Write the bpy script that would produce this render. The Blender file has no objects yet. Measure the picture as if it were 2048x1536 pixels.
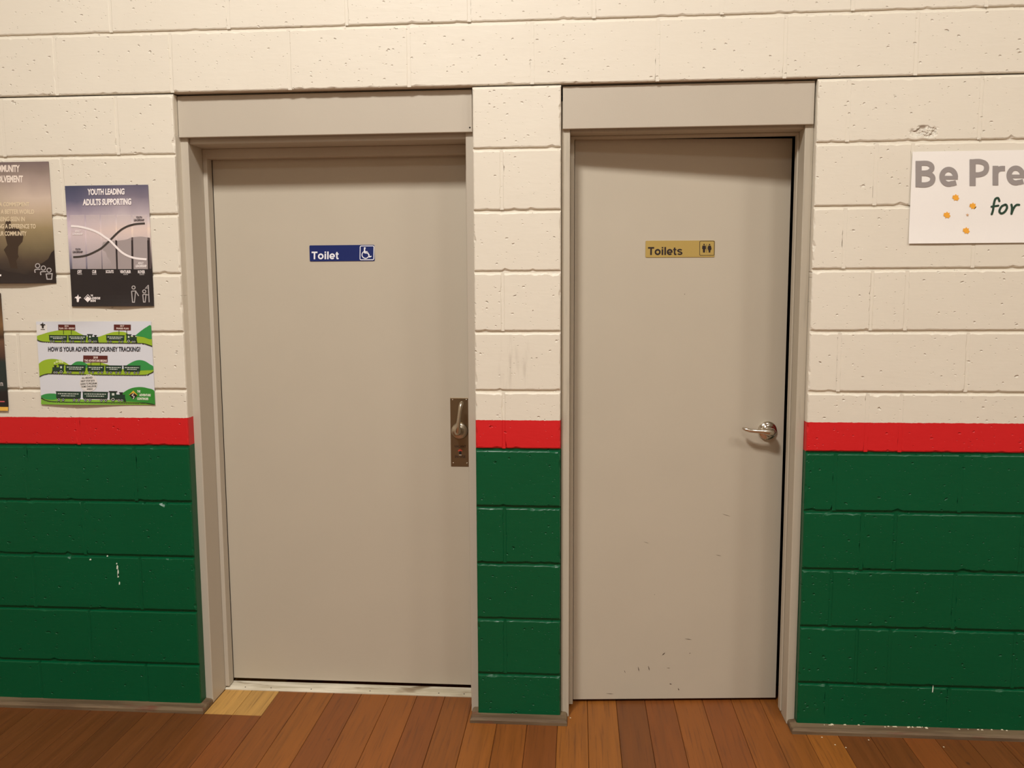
import bpy, bmesh, math, random
import numpy as np
from mathutils import Matrix, Vector

random.seed(7)
S = bpy.context.scene
C = S.collection

# ------------------------------------------------------------------ camera
def rodrigues(w):
    t = np.linalg.norm(w); k = w / t
    K = np.array([[0, -k[2], k[1]], [k[2], 0, -k[0]], [-k[1], k[0], 0]])
    return np.eye(3) + math.sin(t) * K + (1 - math.cos(t)) * K @ K
R_ = rodrigues(np.array([0.10894633, 0.07608412, -0.00074711])) @ np.array([[1, 0, 0], [0, 0, -1], [0, 1, 0.]])
cam_data = bpy.data.cameras.new('camera')
cam_data.sensor_width = 36.0
cam_data.lens = 1699.475 / 2048 * 36.0
cam_data.clip_start = 0.02
cam = bpy.data.objects.new('camera', cam_data)
C.objects.link(cam)
m3 = np.stack([R_[0], -R_[1], -R_[2]], axis=1)
cam.matrix_world = Matrix.Translation((1.74804, -2.82795, 1.49325)) @ Matrix(m3.tolist()).to_4x4()
S.camera = cam

# ------------------------------------------------------------------ world, lamps, exposure
S.view_settings.view_transform = 'Standard'
S.view_settings.look = 'None'
S.view_settings.gamma = 1.0
S.view_settings.use_curve_mapping = False
S.view_settings.exposure = 0.0
w = bpy.data.worlds.new('world'); S.world = w; w.use_nodes = True
w.node_tree.nodes['Background'].inputs[0].default_value = (1, 0.85, 0.68, 1)
w.node_tree.nodes['Background'].inputs[1].default_value = 0.0
def lamp(name, loc, sx, sy, watts, col):
    d = bpy.data.lights.new(name, 'AREA'); d.shape = 'RECTANGLE'; d.size = sx; d.size_y = sy
    d.energy = watts; d.color = col
    o = bpy.data.objects.new(name, d); o.location = loc; C.objects.link(o); return o
WARM = (1.0, 0.965, 0.92)
LH = 4.36
lamp('ceiling_and_fill_lamp', (0.85, -2.6, LH), 0.55, 0.55, 172, WARM)
lamp('ceiling_and_fill_lamp', (3.5, -2.7, LH), 0.55, 0.55, 38, WARM)
lamp('ceiling_and_fill_lamp', (5.2, -2.7, LH), 0.55, 0.55, 52, WARM)
lamp('ceiling_and_fill_lamp', (1.6, -5.2, LH), 0.6, 0.6, 42, WARM)  # added fill light at the back of the hall, no known fixture

# ------------------------------------------------------------------ helpers
def lin(c):
    return tuple(((v / 255) / 12.92 if v / 255 <= 0.04045 else ((v / 255 + 0.055) / 1.055) ** 2.4) for v in c)

class NT:
    def __init__(s, name):
        s.m = bpy.data.materials.new(name); s.m.use_nodes = True
        s.t = s.m.node_tree; s.b = s.t.nodes['Principled BSDF']
    def n(s, kind, **kw):
        nd = s.t.nodes.new(kind)
        for k, v in kw.items():
            if k in nd.inputs: 
                nd.inputs[k].default_value = v
            else: setattr(nd, k, v)
        return nd
    def l(s, a, b): s.t.links.new(a, b)
    def math(s, op, a, b=None, c=None, clamp=False):
        nd = s.t.nodes.new('ShaderNodeMath'); nd.operation = op; nd.use_clamp = clamp
        for i, v in enumerate((a, b, c)):
            if v is None: continue
            if isinstance(v, (int, float)): nd.inputs[i].default_value = v
            else: s.l(v, nd.inputs[i])
        return nd.outputs[0]
    def smooth(s, v, a, b, o0=0.0, o1=1.0):
        nd = s.t.nodes.new('ShaderNodeMapRange'); nd.interpolation_type = 'SMOOTHSTEP'
        nd.inputs['From Min'].default_value = a; nd.inputs['From Max'].default_value = b
        nd.inputs['To Min'].default_value = o0; nd.inputs['To Max'].default_value = o1
        s.l(v, nd.inputs['Value']); return nd.outputs[0]
    def mix(s, fac, a, b):
        nd = s.t.nodes.new('ShaderNodeMix'); nd.data_type = 'RGBA'
        if isinstance(fac, (int, float)): nd.inputs[0].default_value = fac
        else: s.l(fac, nd.inputs[0])
        for i, v in ((6, a), (7, b)):
            if isinstance(v, tuple): nd.inputs[i].default_value = (*v, 1)
            else: s.l(v, nd.inputs[i])
        return nd.outputs[2]
    def noise(s, vec, scale, detail=2.0, rough=0.5):
        nd = s.n('ShaderNodeTexNoise'); nd.inputs['Scale'].default_value = scale
        nd.inputs['Detail'].default_value = detail; nd.inputs['Roughness'].default_value = rough
        s.l(vec, nd.inputs['Vector']); return nd
    def coords(s, scale=(1, 1, 1)):
        tc = s.n('ShaderNodeTexCoord'); mp = s.n('ShaderNodeMapping'); mp.inputs['Scale'].default_value = scale
        s.l(tc.outputs['Object'], mp.inputs['Vector']); return mp.outputs[0]
    def bump(s, h, strength=0.3, dist=0.002, prev=None):
        nd = s.n('ShaderNodeBump'); nd.inputs['Strength'].default_value = strength; nd.inputs['Distance'].default_value = dist
        s.l(h, nd.inputs['Height'])
        if prev is not None: s.l(prev, nd.inputs['Normal'])
        return nd.outputs[0]
    def set(s, **kw):
        for k, v in kw.items():
            i = s.b.inputs[k.replace('_', ' ')]
            if hasattr(v, 'is_output') : s.l(v, i)
            elif isinstance(v, tuple): i.default_value = (*v, 1)
            else: i.default_value = v
        return s.m

_mats = {}
def ink(rgb, rough=0.55, alpha=1.0, metal=0.0):
    """a flat printed / painted colour with a faint paper or paint tooth"""
    key = (rgb, rough, alpha, metal)
    if key in _mats: return _mats[key]
    t = NT('colour_%d_%d_%d' % rgb)
    c = t.coords(); nz = t.noise(c, 160, 2)
    t.set(Base_Color=t.mix(t.math('MULTIPLY', nz.outputs[0], 0.12), lin(rgb), tuple(v * 0.8 for v in lin(rgb))),
          Roughness=rough, Metallic=metal, Alpha=alpha)
    _mats[key] = t.m; return t.m

class MB:
    """collects shapes; build() links them as ONE mesh object"""
    def __init__(s): s.v = []; s.f = []; s.mi = []; s.sm = []
    def add(s, vs, fs, mi=0, smooth=False):
        o = len(s.v); s.v += [tuple(map(float, p)) for p in vs]
        for f in fs: s.f.append([i + o for i in f]); s.mi.append(mi); s.sm.append(smooth)
    def box(s, x0, x1, y0, y1, z0, z1, mi=0):
        vs = [(x, y, z) for z in (z0, z1) for y in (y0, y1) for x in (x0, x1)]
        s.add(vs, [(0, 2, 3, 1), (4, 5, 7, 6), (0, 1, 5, 4), (2, 6, 7, 3), (0, 4, 6, 2), (1, 3, 7, 5)], mi)
    def prism(s, prof, fn, a, b, mi=0, smooth=False):
        """extrude closed 2-d profile; fn(p, t) -> xyz at t=a and t=b"""
        n = len(prof)
        vs = [fn(p, a) for p in prof] + [fn(p, b) for p in prof]
        s.add(vs, [(i, (i + 1) % n, (i + 1) % n + n, i + n) for i in range(n)], mi, smooth)
        s.add(vs, [tuple(range(n))[::-1], tuple(range(n, 2 * n))], mi)
    def lathe(s, prof, org, axis, mi=0, n=40):
        """prof: (radius, distance along axis)"""
        ax = Vector(axis).normalized(); u = ax.orthogonal().normalized(); v = ax.cross(u)
        vs = []
        for r, d in prof:
            for i in range(n):
                a = 2 * math.pi * i / n
                vs.append(Vector(org) + ax * d + (u * math.cos(a) + v * math.sin(a)) * r)
        fs = []
        for k in range(len(prof) - 1):
            for i in range(n):
                j = (i + 1) % n
                fs.append((k * n + i, k * n + j, k * n + n + j, k * n + n + i))
        s.add(vs, fs, mi, True)
        s.add(vs[-n:], [tuple(range(n))], mi, True)
    def tube(s, pts, radii, mi=0, n=20, flat=None):
        P = [Vector(p) for p in pts]; vs = []; up = None
        for i, p in enumerate(P):
            t = (P[min(i + 1, len(P) - 1)] - P[max(i - 1, 0)]).normalized()
            if up is None: up = t.orthogonal().normalized() if flat is None else Vector(flat)
            up = (up - t * up.dot(t)).normalized(); si = t.cross(up)
            r = radii[i]; ra, rb = (r, r) if isinstance(r, (int, float)) else r
            for k in range(n):
                a = 2 * math.pi * k / n
                vs.append(p + up * math.cos(a) * ra + si * math.sin(a) * rb)
        fs = [(i * n + k, i * n + (k + 1) % n, (i + 1) * n + (k + 1) % n, (i + 1) * n + k) for i in range(len(P) - 1) for k in range(n)]
        s.add(vs, fs, mi, True)
        s.add(vs[:n], [tuple(range(n))[::-1]], mi, True); s.add(vs[-n:], [tuple(range(n))], mi, True)
    def build(s, name, mats, parent=None, bevel=0.0, seg=2):
        me = bpy.data.meshes.new(name)
        org = Vector(parent['origin'][:]) if parent is not None and 'origin' in parent else Vector((0, 0, 0))
        me.from_pydata([tuple(Vector(p) - org) for p in s.v], [], s.f)
        for m in (mats if isinstance(mats, (list, tuple)) else [mats]): me.materials.append(m)
        me.polygons.foreach_set('material_index', s.mi)
        me.polygons.foreach_set('use_smooth', s.sm)
        me.update()
        o = bpy.data.objects.new(name, me); C.objects.link(o)
        if parent is not None: o.parent = parent; o['origin'] = org[:]
        if bevel:
            md = o.modifiers.new('bevel', 'BEVEL'); md.width = bevel; md.segments = seg; md.limit_method = 'ANGLE'
        return o

def tag(o, label, cat, kind=None, group=None):
    o['label'] = label; o['category'] = cat
    if kind: o['kind'] = kind
    if group: o['group'] = group
    return o
def thing(name, loc, label, cat, kind=None, group=None):
    o = bpy.data.objects.new(name, None); o.empty_display_size = 0.05
    C.objects.link(o); o.location = loc; o['origin'] = tuple(map(float, loc))
    return tag(o, label, cat, kind, group)

# ---- flat printing: shapes in a 2-d frame, fn(u, v, layer) -> xyz
class Print:
    def __init__(s, fn, cell=40): s.fn = fn; s.mb = MB(); s.layer = 1; s.cell = cell; s.k = 0
    def z(s):               # printed shapes of one layer lie a hair apart
        s.k += 1; return s.layer + .09 * (s.k % 9)
    def poly(s, pts, mi=0):
        # concave outlines are triangulated
        bm = bmesh.new(); vs = [bm.verts.new((p[0], p[1], 0)) for p in pts]
        try:
            f = bm.faces.new(vs); bmesh.ops.triangulate(bm, faces=[f])
        except ValueError: pass
        for ax in (0, 1):            # cut into cells so the print follows the curl of the sheet
            lo, hi = min(p[ax] for p in pts), max(p[ax] for p in pts); n = int((hi - lo) / s.cell) if s.cell else 0
            for k in range(1, n + 1):
                co = [0, 0, 0]; no = [0, 0, 0]; co[ax] = lo + (hi - lo) * k / (n + 1); no[ax] = 1
                bmesh.ops.bisect_plane(bm, geom=bm.verts[:] + bm.edges[:] + bm.faces[:], plane_co=co, plane_no=no)
        bm.verts.index_update(); zz = s.z()
        s.mb.add([s.fn(v.co.x, v.co.y, zz) for v in bm.verts], [[v.index for v in f.verts] for f in bm.faces], mi)
        bm.free()
    def rect(s, x0, y0, x1, y1, mi=0): s.poly([(x0, y0), (x1, y0), (x1, y1), (x0, y1)], mi)
    def disc(s, x, y, r, mi=0, n=20, ry=None):
        ry = ry or r
        s.poly([(x + r * math.cos(2 * math.pi * i / n), y + ry * math.sin(2 * math.pi * i / n)) for i in range(n)], mi)
    def ring(s, x, y, r, wd, mi=0, n=24):
        s.line([(x + r * math.cos(2 * math.pi * i / n), y + r * math.sin(2 * math.pi * i / n)) for i in range(n)], wd, mi, True)
    def line(s, pts, wd, mi=0, closed=False):
        P = [Vector((p[0], p[1])) for p in pts]; n = len(P); L = []; Rr = []
        for i in range(n):
            if closed: a, b = P[i - 1], P[(i + 1) % n]
            else: a, b = P[max(i - 1, 0)], P[min(i + 1, n - 1)]
            d1 = (P[i] - a); d2 = (b - P[i])
            if d1.length < 1e-9: d1 = d2
            if d2.length < 1e-9: d2 = d1
            d1.normalize(); d2.normalize()
            t = (d1 + d2)
            if t.length < 1e-6: t = d1.copy()
            t.normalize(); nn = Vector((-t.y, t.x)); k = 1 / max(0.5, abs(nn.dot(Vector((-d1.y, d1.x)))))
            L.append(P[i] + nn * wd / 2 * k); Rr.append(P[i] - nn * wd / 2 * k)
        q = range(n if closed else n - 1); zz = s.z(); vs = [s.fn(p.x, p.y, zz) for p in L + Rr]
        s.mb.add(vs, [(i, (i + 1) % n, (i + 1) % n + n, i + n) for i in q], mi)
    def text(s, body, x0, x1, ytop, ybase, mi=0, bold=0.02, slant=0.0, shear=0.0):
        """lettering stretched to the box x0..x1, cap top..baseline; shear tilts the line of text"""
        vs, fs, bb = glyphs(body, bold)
        sx = (x1 - x0) / (bb[1] - bb[0]); cap = CAP
        out = []; zz = s.z()
        for a, b in vs:
            xx = x0 + (a - bb[0]) * sx; t = b / cap; yy = ybase + (ytop - ybase) * t
            out.append(s.fn(xx + slant * t, yy + shear * (xx - x0), zz))
        s.mb.add(out, fs, mi)
    def build(s, name, mats, parent): return s.mb.build(name, mats, parent)

_gl = {}
def glyphs(body, bold):
    key = (body, bold)
    if key not in _gl:
        cu = bpy.data.curves.new('lettering', 'FONT'); cu.body = body; cu.offset = bold; cu.resolution_u = 4
        ob = bpy.data.objects.new('lettering', cu); C.objects.link(ob)
        dg = bpy.context.evaluated_depsgraph_get()
        me = bpy.data.meshes.new_from_object(ob.evaluated_get(dg))
        vs = [(v.co.x, v.co.y) for v in me.vertices]; fs = [list(p.vertices) for p in me.polygons]
        bpy.data.objects.remove(ob); bpy.data.meshes.remove(me); bpy.data.curves.remove(cu)
        xs = [v[0] for v in vs]; ys = [v[1] for v in vs]
        _gl[key] = (vs, fs, (min(xs), max(xs), min(ys), max(ys)))
    return _gl[key]
CAP = 0.7
CAP = glyphs('H', 0.0)[2][3]

def sans(p, text, x0, x1, ytop, ybase, t=.185, mi=0):
    """bold grotesque lettering for T o i l e t s, drawn with an even stroke; cap height = 1"""
    H = t / 2; adv = {'T': .80, 'o': .80, 'i': .33, 'l': .33, 'e': .77, 't': .46, 's': .74}
    W = sum(adv[c] for c in text); sx = (x1 - x0) / (W - .05); sy = ytop - ybase; th = t * (ybase - ytop); x = -.02
    arc = lambda cx, cy, rx, ry, a, b, n=22: [(cx + rx * math.cos(math.radians(a + (b - a) * i / n)), cy + ry * math.sin(math.radians(a + (b - a) * i / n))) for i in range(n + 1)]
    def L(pts, k=1.0, closed=False): p.line([(x0 + (x + a) * sx, ybase + b * sy) for a, b in pts], th * k, mi, closed)
    for c in text:
        if c == 'T': L([(.02, 1 - H), (.76, 1 - H)]); L([(.39, 1 - H), (.39, 0)], 1.05)
        elif c == 'o': L(arc(.39, .37, .27, .285, 0, 345), 1, True)
        elif c == 'i': L([(.165, 0), (.165, .735)]); L([(.165, .83), (.165, 1.0)])
        elif c == 'l': L([(.165, 0), (.165, 1.0)])
        elif c == 'e': L(arc(.38, .37, .26, .285, -8, 318, 30)); L([(.15, .345), (.70, .345)], .72)
        elif c == 't': L([(.20, .93), (.20, .2), (.23, .10), (.30, .075), (.42, .085)], .95); L([(.02, .665), (.42, .665)], .75)
        else: L(arc(.37, .545, .235, .125, 20, 180, 10) + arc(.37, .545, .235, .155, 180, 262, 6) + arc(.37, .215, .235, .155, 82, 0, 6) + arc(.37, .205, .235, .125, 0, -165, 10), .86)
        x += adv[c]

def homography(src, dst):
    A = []
    for (x, y), (u, v) in zip(src, dst):
        A.append([x, y, 1, 0, 0, 0, -u * x, -u * y, -u]); A.append([0, 0, 0, x, y, 1, -v * x, -v * y, -v])
    H = np.linalg.svd(np.array(A, float))[2][-1].reshape(3, 3)
    def f(x, y):
        q = H @ np.array([x, y, 1.0]); return q[0] / q[2], q[1] / q[2]
    return f
def smooth_path(pts, n=6):
    """Catmull-Rom through the points"""
    P = [np.array(p, float) for p in pts]; out = []
    for i in range(len(P) - 1):
        p0, p1, p2, p3 = P[max(i - 1, 0)], P[i], P[i + 1], P[min(i + 2, len(P) - 1)]
        for k in range(n):
            t = k / n
            out.append(tuple(0.5 * (2 * p1 + (p2 - p0) * t + (2 * p0 - 5 * p1 + 4 * p2 - p3) * t * t + (3 * p1 - p0 - 3 * p2 + p3) * t ** 3)))
    out.append(tuple(P[-1])); return out

# ------------------------------------------------------------------ materials
def wall_material():
    t = NT('painted_blockwork')
    tc = t.n('ShaderNodeTexCoord'); P = tc.outputs['Object']
    sep = t.n('ShaderNodeSeparateXYZ'); t.l(P, sep.inputs[0])
    edge = t.noise(P, 90, 3)
    zj = t.math('ADD', sep.outputs[2], t.math('MULTIPLY', t.math('SUBTRACT', edge.outputs[0], 0.5), 0.004))
    red = t.math('LESS_THAN', zj, 1.0605); green = t.math('LESS_THAN', sep.outputs[2], 0.9635)
    tone = t.noise(P, 3.0, 3)
    cream = t.mix(tone.outputs[0], lin((225, 219, 204)), lin((219, 212, 196)))
    grn = t.mix(tone.outputs[0], lin((0, 84, 50)), lin((0, 77, 43)))
    rd = lin((205, 20, 26))
    col = t.mix(green, t.mix(red, cream, rd), grn)
    # smudged streaks on the pier
    def blob(cx, cz, rx, rz):
        dx = t.math('DIVIDE', t.math('SUBTRACT', sep.outputs[0], cx), rx); dz = t.math('DIVIDE', t.math('SUBTRACT', sep.outputs[2], cz), rz)
        return t.smooth(t.math('ADD', t.math('MULTIPLY', dx, dx), t.math('MULTIPLY', dz, dz)), 0.0, 1.0, 1.0, 0.0)
    mp = t.n('ShaderNodeMapping'); mp.inputs['Scale'].default_value = (60, 60, 9); t.l(P, mp.inputs[0])
    st = t.noise(mp.outputs[0], 1.0, 3)
    sm = t.math('MULTIPLY', t.math('MAXIMUM', blob(1.52, 1.25, 0.045, 0.12), blob(1.58, 1.25, 0.025, 0.1)), t.smooth(st.outputs[0], 0.45, 0.7))
    col = t.mix(t.math('MULTIPLY', sm, 0.28), col, lin((150, 138, 122)))
    rough = t.math('ADD', t.math('MULTIPLY', green, -0.12), 0.46)
    # relief: brushed ripple, grit and pits
    mr = t.n('ShaderNodeMapping'); mr.inputs['Scale'].default_value = (22, 60, 95); t.l(P, mr.inputs[0])
    rip = t.noise(mr.outputs[0], 1.0, 4, 0.6)
    big = t.noise(P, 14, 2)
    def pits(scale, r, thr):
        mp2 = t.n('ShaderNodeMapping'); mp2.inputs['Scale'].default_value = (scale, 1, scale * 1.5); t.l(P, mp2.inputs[0])
        wn = t.noise(P, 45, 2)
        va = t.n('ShaderNodeVectorMath'); va.operation = 'MULTIPLY_ADD'
        t.l(wn.outputs['Color'], va.inputs[0]); va.inputs[1].default_value = (0.5, 0.0, 0.5); t.l(mp2.outputs[0], va.inputs[2])
        vo = t.n('ShaderNodeTexVoronoi'); vo.voronoi_dimensions = '3D'; vo.inputs['Scale'].default_value = 1.0
        mz = t.n('ShaderNodeVectorMath'); mz.operation = 'MULTIPLY'; mz.inputs[1].default_value = (1, 0, 1); t.l(va.outputs[0], mz.inputs[0])
        t.l(mz.outputs[0], vo.inputs['Vector'])
        sc = t.n('ShaderNodeSeparateColor'); t.l(vo.outputs['Color'], sc.inputs[0])
        clus = t.noise(P, 5.0, 1)
        keep = t.math('GREATER_THAN', t.math('ADD', sc.outputs[0], t.math('MULTIPLY', t.math('SUBTRACT', clus.outputs[0], 0.5), 1.2)), thr)
        rad = t.math('MULTIPLY', t.math('ADD', t.math('MULTIPLY', sc.outputs[1], 0.8), 0.5), r)
        d = t.math('DIVIDE', vo.outputs['Distance'], rad)
        return t.math('MULTIPLY', t.smooth(d, 0.2, 1.0, 1.0, 0.0), keep)
    h = t.math('MULTIPLY_ADD', rip.outputs[0], 0.00045, t.math('MULTIPLY', big.outputs[0], 0.0012))
    h = t.math('SUBTRACT', h, t.math('MULTIPLY', pits(36, 0.15, 0.36), 0.0030))
    h = t.math('SUBTRACT', h, t.math('MULTIPLY', pits(16, 0.085, 0.50), 0.0045))
    h = t.math('SUBTRACT', h, t.math('MULTIPLY', pits(75, 0.17, 0.50), 0.0014))
    gouge = t.noise(P, 38, 3)           # a gouge knocked out of one block at upper right
    h = t.math('SUBTRACT', h, t.math('MULTIPLY', t.math('MULTIPLY', blob(2.835, 1.985, 0.055, 0.022), t.smooth(gouge.outputs[0], 0.42, 0.6)), 0.012))
    bp = t.n('ShaderNodeBump'); bp.inputs['Strength'].default_value = 0.8; bp.inputs['Distance'].default_value = 1.0; t.l(h, bp.inputs['Height'])
    spec = t.math('ADD', t.math('MULTIPLY', green, -0.22), 0.5)
    return t.set(Base_Color=col, Roughness=rough, Specular_IOR_Level=spec, Normal=bp.outputs[0])

def paint_material(name, rgb, rough=0.42, relief=0.00012, dirt=0.0):
    t = NT(name); c = t.coords()
    tone = t.noise(c, 4.0, 3); fine = t.noise(c, 260, 3)
    a = lin(rgb); col = t.mix(tone.outputs[0], a, tuple(v * 0.93 for v in a))
    if dirt:
        cs = t.coords((70, 70, 5)); dn = t.noise(cs, 1.0, 4)
        col = t.mix(t.math('MULTIPLY', t.smooth(dn.outputs[0], 0.58, 0.75), dirt), col, tuple(v * 0.6 for v in a))
    h = t.math('MULTIPLY', fine.outputs[0], relief)
    bp = t.n('ShaderNodeBump'); bp.inputs['Strength'].default_value = 0.6; bp.inputs['Distance'].default_value = 1.0; t.l(h, bp.inputs['Height'])
    return t.set(Base_Color=col, Roughness=rough, Normal=bp.outputs[0])

def floor_material():
    t = NT('varnished_floorboards')
    at = t.n('ShaderNodeAttribute'); at.attribute_name = 'tone'
    c = t.coords((38, 1.6, 1)); gr = t.noise(c, 1.0, 6, 0.65)
    c2 = t.coords((160, 4, 1)); fi = t.noise(c2, 1.0, 4, 0.6)
    c3 = t.coords((9, 3, 1)); bl = t.noise(c3, 1.0, 3)
    base = at.outputs['Color']
    hs = t.n('ShaderNodeHueSaturation'); t.l(base, hs.inputs['Color'])
    t.l(t.math('ADD', t.math('MULTIPLY', gr.outputs[0], 0.75), 0.62), hs.inputs['Value'])
    col = t.mix(t.math('MULTIPLY', t.smooth(fi.outputs[0], 0.52, 0.68), 0.42), hs.outputs[0], lin((70, 36, 18)))
    col = t.mix(t.math('MULTIPLY', t.smooth(bl.outputs[0], 0.55, 0.75), 0.22), col, lin((105, 62, 30)))
    vo = t.n('ShaderNodeTexVoronoi'); vo.inputs['Scale'].default_value = 7.0; t.l(t.coords((1, 0.6, 1)), vo.inputs['Vector'])
    col = t.mix(t.math('MULTIPLY', t.smooth(vo.outputs['Distance'], 0.02, 0.06, 1.0, 0.0), 0.7), col, lin((62, 34, 18)))
    bp = t.bump(t.math('MULTIPLY', fi.outputs[0], 0.0003), 0.5, 1.0)
    return t.set(Base_Color=col, Roughness=t.math('ADD', t.math('MULTIPLY', gr.outputs[0], 0.2), 0.42), Normal=bp)

def old_wood(name, a, b, c, rough=0.7):
    t = NT(name); P = t.coords((2.5, 26, 60)); n1 = t.noise(P, 1.0, 5, 0.65); n2 = t.noise(t.coords((6, 30, 30)), 1.0, 3)
    col = t.mix(t.smooth(n1.outputs[0], 0.38, 0.60), lin(a), lin(b))
    col = t.mix(t.smooth(n2.outputs[0], 0.6, 0.72), col, lin(c))
    return t.set(Base_Color=col, Roughness=rough, Normal=t.bump(t.math('MULTIPLY', n1.outputs[0], 0.0008), 0.6, 1.0))

def metal_material(name, rgb, rough, scale=(400, 400, 8), bmp=0.00003):
    t = NT(name); n1 = t.noise(t.coords(scale), 1.0, 3)
    return t.set(Base_Color=lin(rgb), Metallic=1.0, Roughness=t.math('ADD', t.math('MULTIPLY', n1.outputs[0], 0.15), rough),
                 Normal=t.bump(t.math('MULTIPLY', n1.outputs[0], bmp), 0.5, 1.0))

M_WALL = wall_material()
DOORC = (190, 181, 163)
M_DOOR = paint_material('beige_door_paint', DOORC, 0.42)
M_TRIM = paint_material('beige_trim_paint', (189, 180, 164), 0.45, 0.0002)
M_WORN = paint_material('worn_trim_paint', (187, 178, 160), 0.5, 0.0003, 0.3)
M_FLOOR = floor_material()
M_SKIRT = old_wood('weathered_skirting_wood', (90, 71, 50), (116, 97, 72), (106, 64, 44))
M_SILL = old_wood('worn_white_sill', (214, 206, 186), (180, 170, 146), (132, 116, 92), 0.6)
M_ROOM = paint_material('plain_room_paint', (214, 204, 186), 0.7)
M_STEEL = metal_material('satin_steel', (200, 190, 172), 0.22)
M_CHROME = metal_material('polished_steel', (215, 208, 196), 0.08, (60, 60, 60), 0.0)
M_BRONZE = metal_material('brown_bronze_plate', (128, 110, 86), 0.36, (8, 400, 500))
M_DARK = ink((20, 12, 10), 0.8)
M_SCUFF = ink((92, 78, 66), 0.7)
M_CHIP = ink((214, 226, 208), 0.6)

# ------------------------------------------------------------------ wall_back: blockwork with two door openings
CH = 0.198925
ZR = lambda k: 2.3520 - CH * k
D1 = (0.400, 1.4065); D2 = (1.6945, 2.5030); ZOP = ZR(1)
XL, XRt = -2.6, 5.6
ZTOP = ZR(-11)
mb = MB()
# backing (bed joints) with reveals
for x0, x1, z0, z1 in ((XL, D1[0], -0.02, ZOP), (D1[1], D2[0], -0.02, ZOP), (D2[1], XRt, -0.02, ZOP), (XL, XRt, ZOP + 0.0045, ZTOP)):
    mb.box(x0, x1, 0.0065, 0.19, z0, z1)
def block(x0, x1, z0, z1, openl, openr):
    w_, h_ = x1 - x0, z1 - z0
    nx, nz = max(2, int(w_ / 0.009)), max(2, int(h_ / 0.009))
    per = [(x0 + w_ * i / nx, z0, 0, -1) for i in range(nx)] + [(x1, z0 + h_ * i / nz, 1, 0) for i in range(nz)] + \
          [(x1 - w_ * i / nx, z1, 0, 1) for i in range(nx)] + [(x0, z1 - h_ * i / nz, -1, 0) for i in range(nz)]
    cx, cz = (x0 + x1) / 2, (z0 + z1) / 2; n = len(per)
    off = random.uniform(-0.0009, 0.0006); tx, tz = random.uniform(-.003, .003), random.uniform(-.004, .004)
    chip = [0.0] * n
    for _ in range(random.randint(3, 9)):
        c0 = random.randrange(n); a = random.uniform(0.001, 0.0035) * (2 if random.random() < .12 else 1)
        for d in (-1, 0, 1): chip[(c0 + d) % n] += a * (1 if d == 0 else random.random() * .8)
    rings = [[], [], []]
    ph = random.random() * 9
    for i, (x, z, ox, oz) in enumerate(per):
        isx = -1 if x - x0 < 1e-6 else (1 if x1 - x < 1e-6 else 0)
        isz = -1 if z - z0 < 1e-6 else (1 if z1 - z < 1e-6 else 0)
        corner = isx and isz
        op = (isx < 0 and openl) or (isx > 0 and openr)
        j = random.uniform(-0.0008, 0.0008) + 0.0004 * math.sin(i * 0.17 + ph)
        yb = off + tx * (x - cx) + tz * (z - cz)
        for r, (ins, dep) in enumerate(((0.0, 0.0068), (0.0012 + chip[i] * 0.6, 0.0016 + chip[i] * 0.5), (0.0042 + chip[i], 0.0))):
            q = ins + (max(0, j) if r == 0 else abs(j) + (j if r == 2 else 0))
            if corner: q *= 1.25
            if op and r == 0: q = 0
            qx = q if op else q * .55
            rings[r].append((x - isx * qx, yb * (r > 0) + dep, z - isz * q))
    vs = rings[0] + rings[1] + rings[2]
    fs = []
    for r in (0, 1):
        for i in range(n):
            k = (i + 1) % n
            fs.append((r * n + i, r * n + k, r * n + n + k, r * n + n + i))
    mb.add(vs, fs, 0); mb.add(rings[2], [tuple(range(n))], 0)
for k in range(-11, 12):
    zt, zb = ZR(k) - 0.004, ZR(k + 1) + 0.004
    if k == 11: zb = -0.02
    even = (k % 2 == 0)
    spans = [(XL, XRt)] if k <= 0 else [(XL, D1[0]), (D1[1], D2[0]), (D2[1], XRt)]
    for a, b in spans:
        js = [0.4 * i + (0 if even else 0.2) for i in range(-8, 16)]
        if a == D1[1]: js = [1.502] if even else []
        elif a == D2[1]: js = ([2.692] if even else []) + [j for j in js if j > 2.55]
        js = [a] + sorted(j + random.uniform(-.002, .002) for j in js if a + 0.03 < j < b - 0.03) + [b]
        for i in range(len(js) - 1):
            ol = i == 0 and a in (D1[1], D2[1]); orr = i == len(js) - 2 and b in (D1[0], D2[0])
            block(js[i] + (0 if ol else 0.0035), js[i + 1] - (0 if orr else 0.0035), zb, zt, ol, orr)
            if i:
                d = random.choice((0.0003, 0.0006, 0.0010, 0.0018))
                x = js[i]; mb.add([(x - .006, d, zb), (x + .006, d, zb), (x + .006, d, zt), (x - .006, d, zt)], [(0, 1, 2, 3)], 0)
# chips in the green paint
for x, z, wd, h in ((0.115, 0.535, .005, .006), (0.1165, 0.522, .007, .016), (0.118, 0.500, .006, .034), (0.1185, 0.494, .004, .012), (0.121, 0.463, .005, .012),
                    (2.945, 0.158, .004, .026), (0.018, 0.548, .008, .006), (0.082, 0.562, .006, .006)):
    mb.add([(x - wd / 2, -.0014, z - h / 2), (x + wd * .3, -.0014, z - h * .45), (x + wd / 2, -.0014, z + h * .2), (x, -.0014, z + h / 2), (x - wd * .4, -.0014, z + h * .1)], [(0, 1, 2, 3, 4)], 1)
wall = mb.build('wall_back', [M_WALL, M_CHIP])
tag(wall, 'painted block wall, cream over a red stripe and dark green lower half', 'wall', 'structure')

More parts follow.
